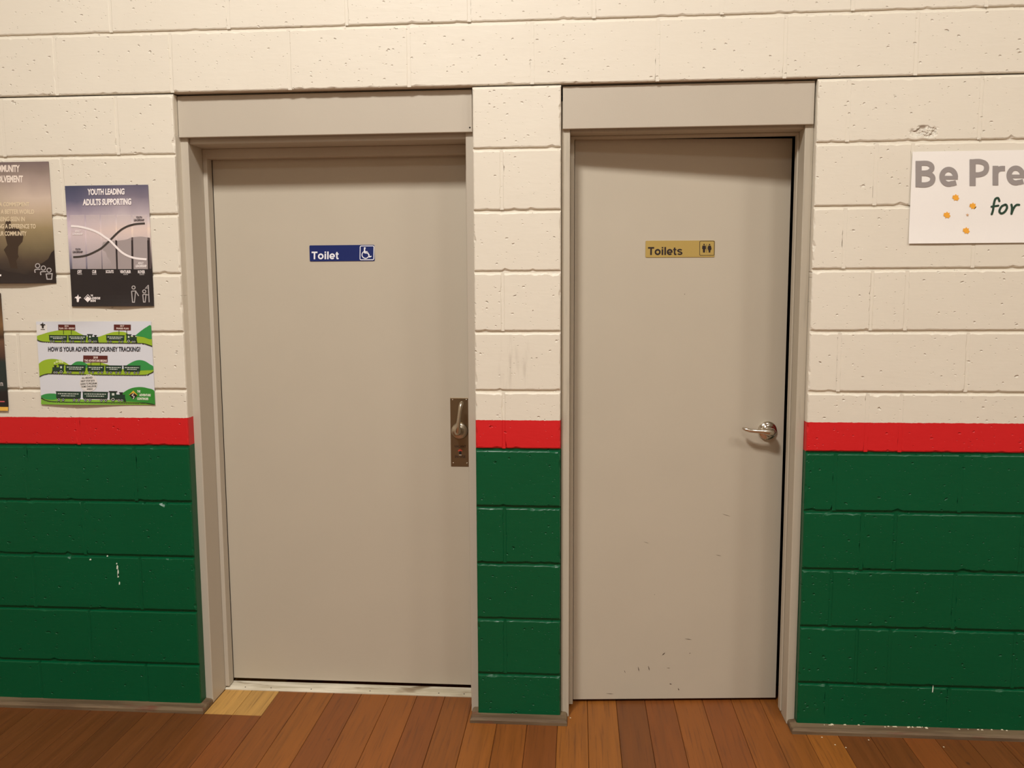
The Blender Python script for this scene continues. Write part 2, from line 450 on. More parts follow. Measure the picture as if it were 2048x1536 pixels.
# ------------------------------------------------------------------ floor
mb = MB(); tones = []
PW = 0.1050; X0 = 0.6355
pal = {'med': (150, 92, 50), 'lite': (162, 103, 54), 'red': (138, 80, 48), 'dark': (118, 72, 48), 'yel': (164, 108, 56), 'brn': (112, 66, 38), 'new': (208, 170, 134)}
seq = {-2: 'brn', -1: 'red', 0: 'med', 1: 'lite', 2: 'red', 3: 'med', 4: 'med', 5: 'red', 6: 'med', 7: 'lite', 8: 'med', 9: 'red', 10: 'yel', 11: 'yel', 12: 'dark',
       13: 'red', 14: 'med', 15: 'red', 16: 'med', 17: 'lite', 18: 'yel', 19: 'brn', 20: 'brn', 21: 'red', 22: 'brn'}
def plank(x0, x1, y0, y1, c):
    g = 0.0006; n0 = len(mb.f)
    prof = [(x0 + g, -0.02), (x1 - g, -0.02), (x1 - g, -0.0012), (x1 - g - 0.0012, 0), (x0 + g + 0.0012, 0), (x0 + g, -0.0012)]
    mb.prism(prof, lambda p, t: (p[0], t, p[1]), y0, y1)
    tones.extend([c] * (len(mb.f) - n0))
for k in range(-31, 48):
    x0 = X0 + PW * k; x1 = x0 + PW
    nm = seq.get(k) or random.choice(('brn', 'red', 'brn', 'dark'))
    c = (np.array(pal[nm]) * .62 + np.array((138, 84, 48)) * .38) * random.uniform(0.96, 1.04) * (.9 if k < -2 else 1)  # outer boards darker, leftmost most: ageing plus light fall-off put into the colour
    if k in (-2, -1):
        plank(x0, x1, -0.035, 0.32, np.array(pal['new']) * (1.0 if k == -2 else 0.97)); plank(x0, x1, -7, -0.035, c)
    else:
        plank(x0, x1, -7, 0.32, c)
n0 = len(mb.f); mb.box(-4, 7, -7.2, 0.6, -0.06, -0.02); tones += [np.array((40, 24, 14))] * (len(mb.f) - n0)
fl = mb.build('floor', [M_FLOOR])
at = fl.data.attributes.new('tone', 'FLOAT_COLOR', 'FACE')
at.data.foreach_set('color', np.array([(*(np.array(lin(c)) * (.77, .67, .29)), 1.0) for c in tones], dtype=np.float32).ravel())
tag(fl, 'varnished timber floorboards running towards the doors', 'floor', 'structure')

# the rest of the hall, behind the photographer
for nm, bx, lb in (('ceiling', (XL, XRt, -7, 0.2, ZTOP, ZTOP + .1), 'plain pale hall ceiling above the frame'),
                   ('wall_left', (XL - .1, XL, -7, 0.2, 0, ZTOP), 'plain pale hall wall out of frame to the left'),
                   ('wall_right', (XRt, XRt + .1, -7, 0.2, 0, ZTOP), 'plain pale hall wall out of frame to the right'),
                   ('wall_front', (XL, XRt, -7.1, -7, 0, ZTOP), 'plain pale hall wall behind the camera')):
    mb = MB(); mb.box(*bx); tag(mb.build(nm, [M_ROOM]), lb, 'ceiling' if nm == 'ceiling' else 'wall', 'structure')

# ------------------------------------------------------------------ skirting strips
def skirting(name, label, path, mi=0):
    """profile swept along a floor path (outer edge given); thickness inward to the wall"""
    mb = MB(); prof = []
    for d, z in ((0.0, 0.0), (0.0, 0.011), (0.003, 0.016), (0.008, 0.0185), (0.016, 0.0195), (1.0, 0.021)): prof.append((d, z))
    pts = [Vector((x, y)) for x, y, _ in path]; th = [t for _, _, t in path]
    rows = []
    for i, p in enumerate(pts):
        d1 = (p - pts[i - 1]).normalized() if i else (pts[1] - p).normalized()
        d2 = (pts[i + 1] - p).normalized() if i < len(pts) - 1 else d1
        n1 = Vector((-d1.y, d1.x)); n2 = Vector((-d2.y, d2.x))
        rows.append([])
        for d, z in prof:
            t1 = d if d < 1 else th[max(0, i - 1)]; t2 = d if d < 1 else th[min(i, len(pts) - 2)]
            if abs(n1.dot(n2)) > 0.9: q = p + n1 * t1
            else: q = p + n1 * t1 + n2 * t2
            rows[-1].append((q.x, q.y, z + random.uniform(-.0006, .0006) * (z > 0)))
    m = len(prof)
    for i in range(len(rows) - 1):
        mb.add(rows[i] + rows[i + 1], [(j, j + 1, j + 1 + m, j + m) for j in range(m - 1)], mi)
    for r in (rows[0], rows[-1]): mb.add(r, [tuple(range(m))], mi)
    o = mb.build(name, [M_SKIRT]); return tag(o, label, 'skirting', 'structure')
def dense(a, b, t, n):
    return [(a[0] + (b[0] - a[0]) * i / n, a[1] + (b[1] - a[1]) * i / n, t) for i in range(n)]
skirting('baseboard_left', 'weathered timber strip along the floor left of the wide door', dense((XL, -.038), (.425, -.038), .040, 30) + [(.425, -.038, .0245), (.425, .046, .0245)])
skirting('baseboard_middle', 'short weathered timber strip wrapped round the foot of the pier between the doors', [(1.382, .046, .024), (1.382, -.036, .038), (1.719, -.036, .024), (1.719, .046, .024)])
skirting('baseboard_right', 'weathered timber strip with flaking paint on the floor right of the narrow door', [(2.478, .040, .0245)] + dense((2.478, -.038), (XRt, -.038), .040, 30) + [(XRt, -.038, .04)])
mb = MB()
for _ in range(26):
    x = random.uniform(2.55, 3.2); l = random.uniform(.003, .018); z = .0215; y = random.uniform(-.012, -.003)
    if random.random() < .35: l *= .5
    mb.add([(x, y, z), (x + l, y - .001, z), (x + l * .9, y + .004, z + .0015), (x + l * .1, y + .003, z + .001)], [(0, 1, 2, 3)])
for x, y in ((1.728, .020), (2.57, -.055), (2.60, -.10), (2.63, -.115), (2.72, -.062), (2.95, -.09)):
    s_ = .004; mb.add([(x, y, .0008), (x + s_, y - .001, .0008), (x + s_, y + .003, .0015), (x, y + .004, .0012)], [(0, 1, 2, 3)])
tag(mb.build('paint_flakes', [ink((214, 200, 172), .7)]), 'tiny pale paint flakes on the skirting and floorboards', 'paint flakes', 'stuff')

# ------------------------------------------------------------------ door_1: wide accessible toilet door
d1 = thing('door_1', (0.9, 0.2, 0.0), 'wide beige flush door in a deep frame, with bronze lock plate', 'door', 'structure')
def frame_parts(root, xo0, xo1, xi0, xi1, yf, ystop, ydoor, zhead, zstop, stopw0, stopw1, yback, fas, m, mh):
    # jambs
    mb = MB(); mb.box(xo0, xi0, yf, yback, 0.0, zhead + .1); mb.build('jamb', [m], root, .0025)
    mb = MB(); mb.box(xi1, xo1, yf, yback, 0.0, zhead + .1); mb.build('jamb', [m], root, .0025)
    mb = MB(); mb.box(xi0, xi1, yf + .012, yback, zhead, zhead + .11); mb.build('head_jamb', [m], root, .002)
    # stops
    mb = MB(); mb.box(xi0, xi0 + stopw0, ystop, ydoor, 0.012, zhead); mb.build('door_stop', [m], root, .002)
    mb = MB(); mb.box(xi1 - stopw1, xi1, ystop, ydoor, 0.012, zhead); mb.build('door_stop', [m], root, .002)
    mb = MB(); mb.box(xi0, xi1, ystop + .001, ydoor, zstop, zhead); mb.build('door_stop', [m], root, .002)
    # board over the head
    x0, x1, y0, y1, z0, z1 = fas
    mb = MB(); mb.box(x0, x1, y0, y1, z0, z1); mb.build('head_board', [mh], root, .002)
frame_parts(d1, 0.3965, 1.4060, 0.4255, 1.3773, 0.045, 0.154, 0.196, 1.9975, 1.9640, 0.0155, 0.0150, 0.25,
            (0.4015, 1.4020, 0.030, 0.046, 2.0158, 2.152), M_TRIM, M_TRIM)
mb = MB(); mb.box(0.4405, 1.3625, 0.2, 0.24, 0.0240, 1.9790)
slab1 = mb.build('door_panel', [M_DOOR], d1, .0015)
mb = MB()
mb.prism([(.150, 0), (.150, .003), (.166, .0080), (.204, .0115), (.204, 0)], lambda p, t: (t, p[0], p[1]), .4265, 1.379)
for x in (.50, .60, .755, .98, 1.24, 1.335):
    mb.lathe([(.0022, 0), (.0018, .0004), (0.0001, .0004)], (x, .162, .0072), (0, -.3, 1), 1, 8)
mb.build('threshold', [M_SILL, M_DARK], d1)
mb = MB()   # nail head on the board
mb.lathe([(.0028, 0), (.0022, .0006), (.0001, .0006)], (1.394, .0298, 2.03), (0, -1, 0), 0, 10)
mb.build('nail_hole', [M_DARK], d1)

# lock plate with lever, indicator and lettering
PX0, PX1, PZ0, PZ1 = 1.2915, 1.3597, .8590, 1.1108
mb = MB(); mb.box(PX0, PX1, .1972, .2, PZ0, PZ1)
plate = mb.build('lock_plate', [M_BRONZE], d1, .0012)
plate['label'] = 'brown bronze lock plate'
pl = lambda u, v, n: (u, .1972 - .00025 * n, v)
mb = MB(); rc = (1.3254, .1972, .9907)
mb.lathe([(.0305, 0), (.0303, .004), (.028, .008), (.020, .0105), (.013, .012), (.012, .03), (.012, .04)], rc, (0, -1, 0))
mb.build('rose', [M_STEEL], plate)
mb = MB()
mb.tube([(1.3254, .160, .9907), (1.3256, .148, .9925), (1.3262, .1405, 1.0), (1.328, .138, 1.015), (1.3315, .137, 1.045), (1.3345, .138, 1.07), (1.337, .1405, 1.086), (1.3395, .147, 1.0965), (1.3405, .154, 1.099)],
        [.0115, .0118, .0108, .0085, .0062, .0062, .0072, .0078, .006])
mb.build('lever', [M_STEEL], plate)
for x, z in ((PX0 + .009, PZ1 - .007), (PX1 - .009, PZ1 - .007), (PX0 + .009, PZ0 + .012), (PX1 - .009, PZ0 + .012)):
    mb = MB(); mb.lathe([(.0033, 0), (.003, .001), (.0015, .0018), (.0002, .002)], (x, .1972, z), (0, -1, 0), 0, 14)
    mb.build('screw', [M_CHROME], plate)
pr = Print(pl, 0)
pr.text('VACANT', 1.3045, 1.3478, .9368, .9288, bold=.02); pr.text('IN USE', 1.3068, 1.3455, .8992, .8908, bold=.02)
pr.build('lettering', [ink((36, 20, 12), .6)], plate)
pr = Print(pl, 0)
pr.poly([(1.3180, .9145), (1.3185, .9185), (1.3215, .9215), (1.3263, .9228), (1.3310, .9215), (1.3335, .9185), (1.3340, .9145)], 1)
pr.layer = 2; pr.rect(1.3222, .9025, 1.3305, .9155, 0); pr.rect(1.3215, .9005, 1.3312, .9022, 2)
pr.build('indicator', [M_DARK, ink((196, 70, 48), .5), ink((232, 220, 196), .5)], plate)

# ------------------------------------------------------------------ door_2: narrow door, slightly ajar
d2 = thing('door_2', (2.1, 0.14, 0.0), 'narrow beige flush door standing slightly ajar, with steel lever handle', 'door', 'structure')
frame_parts(d2, 1.6955, 2.5025, 1.7240, 2.4748, 0.030, 0.098, 0.130, 2.0085, 2.0000, 0.0135, 0.0058, 0.150,
            (1.6998, 2.4985, 0.018, 0.032, 2.0172, 2.152), M_WORN, M_TRIM)
HX, HY, ANG = 1.7385, 0.138, math.atan2(.0625, .74)
def hung(x, y, z):        # a point of the closed leaf turned about its hinge edge
    dx, dy = x - HX, y - HY
    return (HX + dx * math.cos(ANG) - dy * math.sin(ANG), HY + dx * math.sin(ANG) + dy * math.cos(ANG), z)
def swing(mb): mb.v = [hung(*p) for p in mb.v]; return mb
mb = MB(); mb.box(HX, HX + .7415, HY, HY + .036, .0105, 2.0055)
# scuffs and scratches on the paint (x, z, dx, dz, width)
yk = HY - .0006
for x, z, dx, dz, wd in ((1.925, .120, .004, -.010, .002), (1.975, .133, .004, -.018, .003), (2.012, .136, .005, -.018, .003), (2.072, .186, -.010, -.010, .004), (2.145, .238, .024, -.004, .002),
                         (2.098, .066, -.008, .002, .004), (2.122, .050, .004, -.008, .004), (2.08, .128, .012, 0, .0015), (1.86, .033, .028, -.002, .0015), (2.16, .183, .006, .001, .002),
                         (2.03, .405, .003, -.002, .002), (1.99, .60, .02, -.006, .0008), (2.27, .70, .03, -.01, .001), (2.25, .55, .02, -.004, .001), (2.12, 1.48, .003, 0, .003)):
    L = math.hypot(dx, dz) or 1; nx, nz = -dz / L * wd / 2, dx / L * wd / 2
    mb.add([(x - nx * .3, yk, z - nz * .3), (x + dx * .6 - nx, yk, z + dz * .6 - nz), (x + dx, yk, z + dz), (x + dx * .5 + nx, yk, z + dz * .5 + nz), (x + nx * .3, yk, z + nz * .3)], [(0, 1, 2, 3, 4)], 1)
slab2 = swing(mb).build('door_panel', [M_DOOR, M_SCUFF], d2, .0012)
hc = (2.4215, HY, 1.0)
hd = bpy.data.objects.new('lever_handle', None)
mb = MB(); mb.lathe([(.0335, 0), (.0335, .004), (.031, .009), (.024, .012), (.016, .0135), (.0145, .032), (.0145, .040)], hc, (0, -1, 0))
rose = swing(mb).build('lever_handle', [M_CHROME], d2); rose['label'] = 'polished steel lever handle'
mb = MB()
yy = HY - .052
mb.tube([(hc[0] + .001, HY - .034, 1.0), (hc[0], HY - .043, 1.0005), (hc[0] - .004, yy + .002, 1.0015), (hc[0] - .014, yy - .001, 1.0035), (hc[0] - .032, yy - .002, 1.0055), (hc[0] - .055, yy - .001, 1.0065), (hc[0] - .075, yy + .002, 1.0085), (hc[0] - .088, yy + .007, 1.0115), (hc[0] - .0975, yy + .014, 1.015)],
        [(.0155, .0155), (.0158, .0165), (.0150, .0160), (.0115, .0125), (.0078, .0085), (.0068, .0075), (.0070, .0085), (.0068, .0085), (.004, .006)], n=24, flat=(0, 0, 1))
swing(mb).build('lever', [M_CHROME], rose)
# ------------------------------------------------------------------ door signs
def sign(name, loc, label, crop, size, mats, place):
    root = thing(name, loc, label, 'sign')
    f = homography(crop, [(0, size[1]), (size[0], size[1]), (0, 0), (size[0], 0)])
    def fn(x, y, n):
        u, v = f(x, y); return place(u, v, n)
    mb = MB(); w_, h_ = size; r = .0035; prof = []
    for cx, cz, a0 in ((w_ - r, h_ - r, 0), (r, h_ - r, 90), (r, r, 180), (w_ - r, r, 270)):
        for a in range(0, 91, 15): prof.append((cx + r * math.cos(math.radians(a0 + a)), cz + r * math.sin(math.radians(a0 + a))))
    mb.prism(prof, lambda p, t: place(p[0], p[1], t), 0.0, 6.0)
    mb.build('plate', [mats[0]], root)
    return root, fn
def rrect(x0, y0, x1, y1, r):
    out = []
    for cx, cy, a0 in ((x1 - r, y1 - r, 0), (x0 + r, y1 - r, 90), (x0 + r, y0 + r, 180), (x1 - r, y0 + r, 270)):
        for a in range(0, 91, 18): out.append((cx + r * math.cos(math.radians(a0 + a)), cy + r * math.sin(math.radians(a0 + a))))
    return out
LAY = .0003
# blue accessible toilet sign
W1 = ink((236, 238, 244), .4)
s1, fn = sign('toilet_sign', (.7883, .2, 1.604), 'blue plastic sign with white lettering and wheelchair symbol on the wide door', [(207, 352), (1692, 350), (222, 716), (1706, 710)], (.2372, .0568),
              [ink((15, 36, 100), .3)], lambda u, v, n: (.7883 + u, .2 - .0002 - LAY * n, 1.6035 + v - .0012 * u / .2372 * 0))
p = Print(fn, 0); p.layer = 7
sans(p, 'Toilet', 262, 888, 494, 668, .195); p.build('lettering', [W1], s1)
p = Print(fn, 0); p.layer = 7
p.line(rrect(1374, 374, 1684, 684, 26), 17, 0, True)
p.disc(1478, 422, 21); p.line([(1472, 440), (1478, 535)], 30); p.line([(1478, 502), (1542, 502)], 20)
p.line([(1474, 530), (1550, 532), (1590, 622), (1632, 604)], 24)
p.line([(1498 + 80 * math.cos(math.radians(a)), 572 - 80 * math.sin(math.radians(a))) for a in range(118, 375, 12)], 20)
p.build('wheelchair_symbol', [W1], s1)
# gold toilets sign
s2c = (1.983, HY, 1.607)
s2, fn = sign('toilet_sign', (1.983, .16, 1.6065), 'gold metal sign with black lettering and two figures on the narrow door', [(243, 355), (1828, 352), (243, 737), (1826, 732)], (.2385, .0565),
              [ink((186, 160, 90), .42, 1.0, .3)], lambda u, v, n: hung(1.9835 + u, HY - .0002 - LAY * n, 1.6068 + v))
K = ink((30, 12, 14), .5)
p = Print(fn, 0); p.layer = 7
sans(p, 'Toilets', 300, 1095, 500, 683, .205); p.build('lettering', [K], s2)
p = Print(fn, 0); p.layer = 7
p.line(rrect(1484, 364, 1818, 694, 26), 11, 0, True)
p.rect(1639, 432, 1647, 632)
p.disc(1583, 446, 17); p.poly([(1545, 470), (1622, 470), (1628, 545), (1610, 550), (1606, 500), (1604, 628), (1562, 628), (1560, 500), (1556, 550), (1538, 545)])
p.disc(1708, 446, 17); p.poly([(1678, 470), (1738, 470), (1755, 540), (1738, 548), (1728, 520), (1742, 575), (1730, 578), (1728, 628), (1690, 628), (1688, 578), (1674, 575), (1690, 520), (1678, 548), (1662, 540)])
p.build('pictogram', [K], s2)

# ------------------------------------------------------------------ posters
def poster(name, loc, size, label, mat, curl=lambda u, v: 0.0, nx=20, nz=26, cat='poster', sheet='sheet'):
    root = thing(name, loc, label, cat)
    w_, h_ = size
    def place(u, v, n): return (loc[0] + u, loc[1] - curl(u / w_, v / h_) - .0003 * n, loc[2] + v)
    mb = MB()
    g = [place(w_ * i / nx, h_ * j / nz, 0) for j in range(nz + 1) for i in range(nx + 1)]
    b = [(x, y + .0003, z) for x, y, z in g]; N = len(g); W_ = nx + 1
    mb.add(g + b, [(j * W_ + i, j * W_ + i + 1, (j + 1) * W_ + i + 1, (j + 1) * W_ + i) for j in range(nz) for i in range(nx)], 0, True)
    mb.add(b, [(j * W_ + i, (j + 1) * W_ + i, (j + 1) * W_ + i + 1, j * W_ + i + 1) for j in range(nz) for i in range(nx)], 0, True)
    edge = [i for i in range(nx)] + [j * W_ + nx for j in range(nz)] + [nz * W_ + i for i in range(nx, 0, -1)] + [j * W_ for j in range(nz, 0, -1)]
    mb.add(g + b, [(edge[i], edge[i] + N, edge[(i + 1) % len(edge)] + N, edge[(i + 1) % len(edge)]) for i in range(len(edge))], 0)
    mb.build(sheet, [mat], root)
    return root, place
def framed(crop, size, place, lim=True):
    f = homography(crop, [(0, size[1]), (size[0], size[1]), (0, 0), (size[0], 0)])
    def g(x, y, n):
        u, v = f(x, y)
        return place(min(max(u, 0), size[0]) if lim else u, min(max(v, 0), size[1]), n)
    return g

def gradient_paper(name, stops, h, left=None, w_=0.3, rough=0.4):
    """a printed picture: bands of colour from the foot (0) to the head (1) of the sheet"""
    t = NT(name); tc = t.n('ShaderNodeTexCoord'); sep = t.n('ShaderNodeSeparateXYZ'); t.l(tc.outputs['Object'], sep.inputs[0])
    nz = t.noise(tc.outputs['Object'], 9, 3); nx = t.math('MULTIPLY', t.math('SUBTRACT', nz.outputs[0], .5), .12)
    v = t.math('ADD', t.math('DIVIDE', sep.outputs[2], h), nx)
    def ramp(st):
        r = t.n('ShaderNodeValToRGB'); e = r.color_ramp.elements
        while len(e) > 1: e.remove(e[0])
        e[0].position = st[0][0]; e[0].color = (*lin(st[0][1]), 1)
        for p_, c_ in st[1:]:
            q = e.new(p_); q.color = (*lin(c_), 1)
        t.l(v, r.inputs[0]); return r.outputs[0]
    col = ramp(stops)
    if left:
        u = t.math('DIVIDE', sep.outputs[0], w_)
        col = t.mix(t.smooth(u, 0.0, 0.75), ramp(left), col)
    return t.set(Base_Color=col, Roughness=rough)

FLEUR = [(0, -1.0), (.12, -.72), (.22, -.5), (.2, -.28), (.14, -.1), (.3, -.3), (.55, -.42), (.85, -.28), (1.0, .02), (.72, -.1), (.52, .02), (.42, .22), (.3, .24), (.36, .5), (.25, .95), (-.25, .95), (-.36, .5), (-.3, .24),
         (-.42, .22), (-.52, .02), (-.72, -.1), (-1.0, .02), (-.85, -.28), (-.55, -.42), (-.3, -.3), (-.14, -.1), (-.2, -.28), (-.22, -.5), (-.12, -.72)]
def fleur(p, x, y, rx, ry, mi=0): p.poly([(x + a * rx, y + b * ry) for a, b in FLEUR], mi)

# -- youth leading / adults supporting (art units: 4.876 per photo pixel)
h2 = .4085; w2 = .2935
def curl2(u, v): return .006 * max(0, 1 - v / .12) ** 2 * (0.35 + 0.65 * math.exp(-((u - .62) / .2) ** 2)) + .0015 * math.sin(u * 3.14)
g2 = gradient_paper('dusk_picture_paper', [(0, (36, 30, 32)), (.30, (38, 32, 34)), (.42, (150, 138, 138)), (.56, (218, 202, 196)), (.64, (238, 216, 200)), (.72, (214, 202, 202)), (.80, (176, 164, 172)), (.90, (124, 116, 130)), (1, (98, 94, 114))], h2,
                    [(0, (36, 30, 32)), (.28, (50, 46, 56)), (.36, (126, 124, 142)), (.50, (186, 174, 184)), (.60, (216, 200, 206)), (.70, (202, 186, 198)), (.80, (144, 134, 152)), (.88, (92, 92, 118)), (1, (68, 72, 98))], w2)
p2, pl2 = poster('scouting_poster', (.0088, -.0035, 1.4482), (w2, h2), 'dark dusk poster with crossing white and black curves reading YOUTH LEADING', g2, curl2)
fn = framed([(628, 352), (1447, 340), (710, 1529), (1506, 1521)], (w2, h2), pl2)
BLK, WHT, GRY = ink((34, 28, 28), .45), ink((246, 238, 236), .45), ink((178, 172, 170), .45)
p = Print(fn); p.layer = 1
p.poly([(1466, 860), (1380, 848), (1290, 856), (1240, 878), (1140, 892), (1080, 890), (1010, 906), (998, 950), (1012, 985), (1040, 1000), (1052, 1048), (1085, 1085), (1096, 1165), (1480, 1165)])
p.poly([(690, 1168), (1482, 1160), (1506, 1521), (1300, 1523), (1108, 1526), (900, 1528), (710, 1529)], 1)
p.build('cliff_silhouette', [ink((84, 72, 72), .45), ink((38, 32, 33), .45)], p2)
p = Print(fn); p.layer = 2
tops = [(683, 825), (840, 975), (990, 1130), (1142, 1285), (1300, 1440)]; bots = [(710, 845), (860, 1000), (1008, 1142), (1157, 1290), (1310, 1447)]
for (a, b), (c, d) in zip(tops, bots): p.poly([(a, 640), (b, 638), (d, 1165), (c, 1166)])
p.layer = 3
for (a, b), (c, d) in zip(tops[2:], bots[2:]): p.line([(b + 8, 885), (d + 7, 1165)], 14, 1)
p.build('chart_panel', [ink((236, 222, 220), .45, .40), ink((40, 32, 34), .45)], p2)['label'] = 'five pale translucent chart columns'
p = Print(fn); p.layer = 4
p.line(smooth_path([(718, 1051), (790, 1046), (860, 1030), (930, 1000), (1000, 960), (1060, 905), (1100, 865), (1150, 815), (1200, 775), (1260, 745), (1330, 727), (1418, 720)]), 19)
p.build('chart_curve', [ink((62, 56, 52), .45)], p2)['label'] = 'black rising curve'
p = Print(fn); p.layer = 5
p.line(smooth_path([(695, 748), (760, 752), (830, 765), (900, 785), (970, 815), (1030, 855), (1080, 890), (1130, 940), (1180, 990), (1230, 1025), (1290, 1050), (1350, 1063), (1435, 1070)]), 20)
p.build('chart_curve', [WHT], p2)['label'] = 'white falling curve'
p = Print(fn); p.layer = 5
p.text('YOUTH LEADING', 856, 1220, 386, 440, bold=.042, shear=-.015); p.text('ADULTS SUPPORTING', 810, 1286, 486, 542, bold=.042, shear=-.015)
p.build('title_lettering', [WHT], p2)
for lines in ((('JOEY', 760, 806, 1178, 1204, 0), ('SCOUTS', 766, 808, 1208, 1222, 1)), (('CUB', 907, 947, 1178, 1204, 0), ('SCOUTS', 907, 950, 1208, 1222, 1)),
              (('SCOUTS', 1040, 1116, 1178, 1204, 0),), (('VENTURER', 1178, 1284, 1178, 1204, 0), ('SCOUTS', 1212, 1256, 1208, 1222, 1)),
              (('ROVER', 1352, 1420, 1178, 1204, 0), ('SCOUTS', 1368, 1412, 1208, 1222, 1)), (('ADULT', 1352, 1406, 1098, 1116, 0), ('LEADERSHIP', 1330, 1434, 1124, 1146, 0)),
              (('ADULT', 735, 790, 790, 806, 0), ('LEADERSHIP', 712, 812, 816, 834, 0)), (('YOUTH', 1332, 1390, 652, 670, 2), ('LEADERSHIP', 1312, 1412, 678, 698, 2)),
              (('YOUTH', 738, 790, 966, 984, 2), ('LEADERSHIP', 714, 812, 992, 1010, 2))):
    p = Print(fn); p.layer = 5
    for tx, a, b, c, d, mi in lines: p.text(tx, a, b, c, d, mi, bold=.035)
    p.build('chart_label', [WHT, GRY, ink((70, 62, 66), .45)], p2)
p = Print(fn); p.layer = 5
p.text('THE', 893, 916, 1414, 1430, bold=.04); p.text('ADVENTURE', 905, 988, 1438, 1458, bold=.04); p.text('BEGINS', 893, 946, 1464, 1482, bold=.04)
p.build('logo_lettering', [WHT], p2)
p = Print(fn); p.layer = 5
fleur(p, 769, 1450, 33, 38)
p.build('emblem', [WHT], p2); p = Print(fn); p.layer = 5
p.line([(866, 1414), (900, 1450), (866, 1484), (831, 1450)], 5, 0, True); p.poly([(838, 1458), (862, 1430), (878, 1440), (896, 1452), (868, 1480)])
p.build('diamond_logo', [WHT], p2)
p = Print(fn); p.layer = 5
p.ring(1310, 1343, 15, 9); p.line([(1291, 1378), (1330, 1376), (1322, 1484), (1304, 1484), (1291, 1378)], 9); p.line([(1330, 1376), (1360, 1424)], 9)
p.build('figure_icon', [GRY], p2); p = Print(fn); p.layer = 5
p.ring(1413, 1380, 15, 9); p.line([(1399, 1410), (1430, 1408), (1424, 1482), (1408, 1482), (1399, 1410)], 9); p.line([(1462, 1484), (1452, 1318)], 9); p.line([(1452, 1320), (1424, 1350), (1452, 1346)], 8); p.line([(1430, 1410), (1452, 1414)], 8)
p.build('figure_icon', [GRY], p2)

# -- community involvement (art units: photo pixels x 10.97, origin 0,310)
h1, w1 = .411, .297
def curl1(u, v): return .011 * max(0, 1 - v / .16) ** 2 * max(0.0, min(1.0, (0.97 - u) / .35)) + .001 * math.sin(u * 3.14)
g1 = gradient_paper('misty_picture_paper', [(0, (38, 30, 28)), (.10, (44, 34, 30)), (.20, (80, 66, 52)), (.30, (120, 106, 78)), (.45, (156, 138, 102)), (.60, (196, 176, 152)), (.72, (206, 188, 172)), (.82, (176, 158, 148)), (.92, (142, 126, 118)), (1, (122, 106, 104))], h1,
                    [(0, (36, 30, 30)), (.15, (58, 48, 44)), (.35, (110, 92, 74)), (.60, (176, 160, 128)), (.75, (178, 162, 142)), (.9, (140, 126, 116)), (1, (112, 98, 96))], w1)
p1, pl1 = poster('scouting_poster', (-.3405, -.0035, 1.528), (w1, h1), 'brown misty poster cut by the frame edge, reading COMMUNITY INVOLVEMENT', g1, curl1)
q = lambda x, y: (x * 10.97, (y - 310) * 10.97)
fn = framed([q(-68.3, 325.8), q(97.4, 323), q(-50.7, 567.5), q(112.7, 566.6)], (w1, h1), pl1)
p = Print(fn); p.layer = 1      # blurred figure and dark slope of the picture
p.poly([(130, 1470), (190, 1420), (250, 1470), (230, 1560), (420, 1620), (520, 1780), (500, 1900), (410, 2010), (400, 2180), (420, 2230), (360, 2320), (400, 2500), (240, 2480), (180, 2260), (90, 2080), (170, 1980), (130, 1820), (110, 1640)], 0)
p.poly([(1195, 2085), (1130, 2140), (1060, 2280), (940, 2370), (800, 2420), (780, 2790), (1236, 2812)], 1)
p.poly([(-560, 2500), (-200, 2440), (200, 2560), (500, 2600), (800, 2680), (1000, 2810), (500, 2814), (-560, 2815)], 1)
p.build('dark_figure', [ink((66, 50, 38), .45, .85), ink((40, 30, 27), .45)], p1)
p = Print(fn); p.layer = 2
p.text('COMMUNITY', -190, 440, 230, 368, bold=.042, slant=0); p.text('INVOLVEMENT', -230, 512, 460, 595, bold=.042)
p.build('title_lettering', [ink((240, 226, 214), .45)], p1); p = Print(fn); p.layer = 2
for tx, a, b, y0, y1 in (('TO MAKE A COMMITMENT', -400, 650, 1040, 1125), ('TO CREATE A BETTER WORLD', -460, 756, 1200, 1290), ('BY BEING SEEN IN', -160, 552, 1360, 1452), ('AND MAKING A DIFFERENCE TO', -420, 790, 1518, 1610), ('YOUR COMMUNITY', -130, 590, 1678, 1768)):
    p.text(tx, a, b, y0, y1, 1, bold=.03)
p.build('body_lettering', [ink((240, 226, 214), .45), ink((226, 208, 176), .45)], p1)
p = Print(fn); p.layer = 2
for k, (cx, cy) in enumerate(((832, 2430), (958, 2480), (1082, 2528))):
    p = Print(fn); p.layer = 2; p.ring(cx, cy, 46, 20)
    if k < 2: p.line(smooth_path([(cx + 63, cy + 80), (cx - 2, cy + 78), (cx - 57, cy + 92), (cx - 48, cy + 155)]), 22)
    else: p.line([(1022, 2612), (1150, 2602), (1140, 2725), (1045, 2725)], 22, 0, True)
    p.build('figure_icon', [GRY], p1)
p = Print(fn); p.layer = 2; p.rect(-60, 2622, 50, 2660); p.build('logo', [WHT], p1)

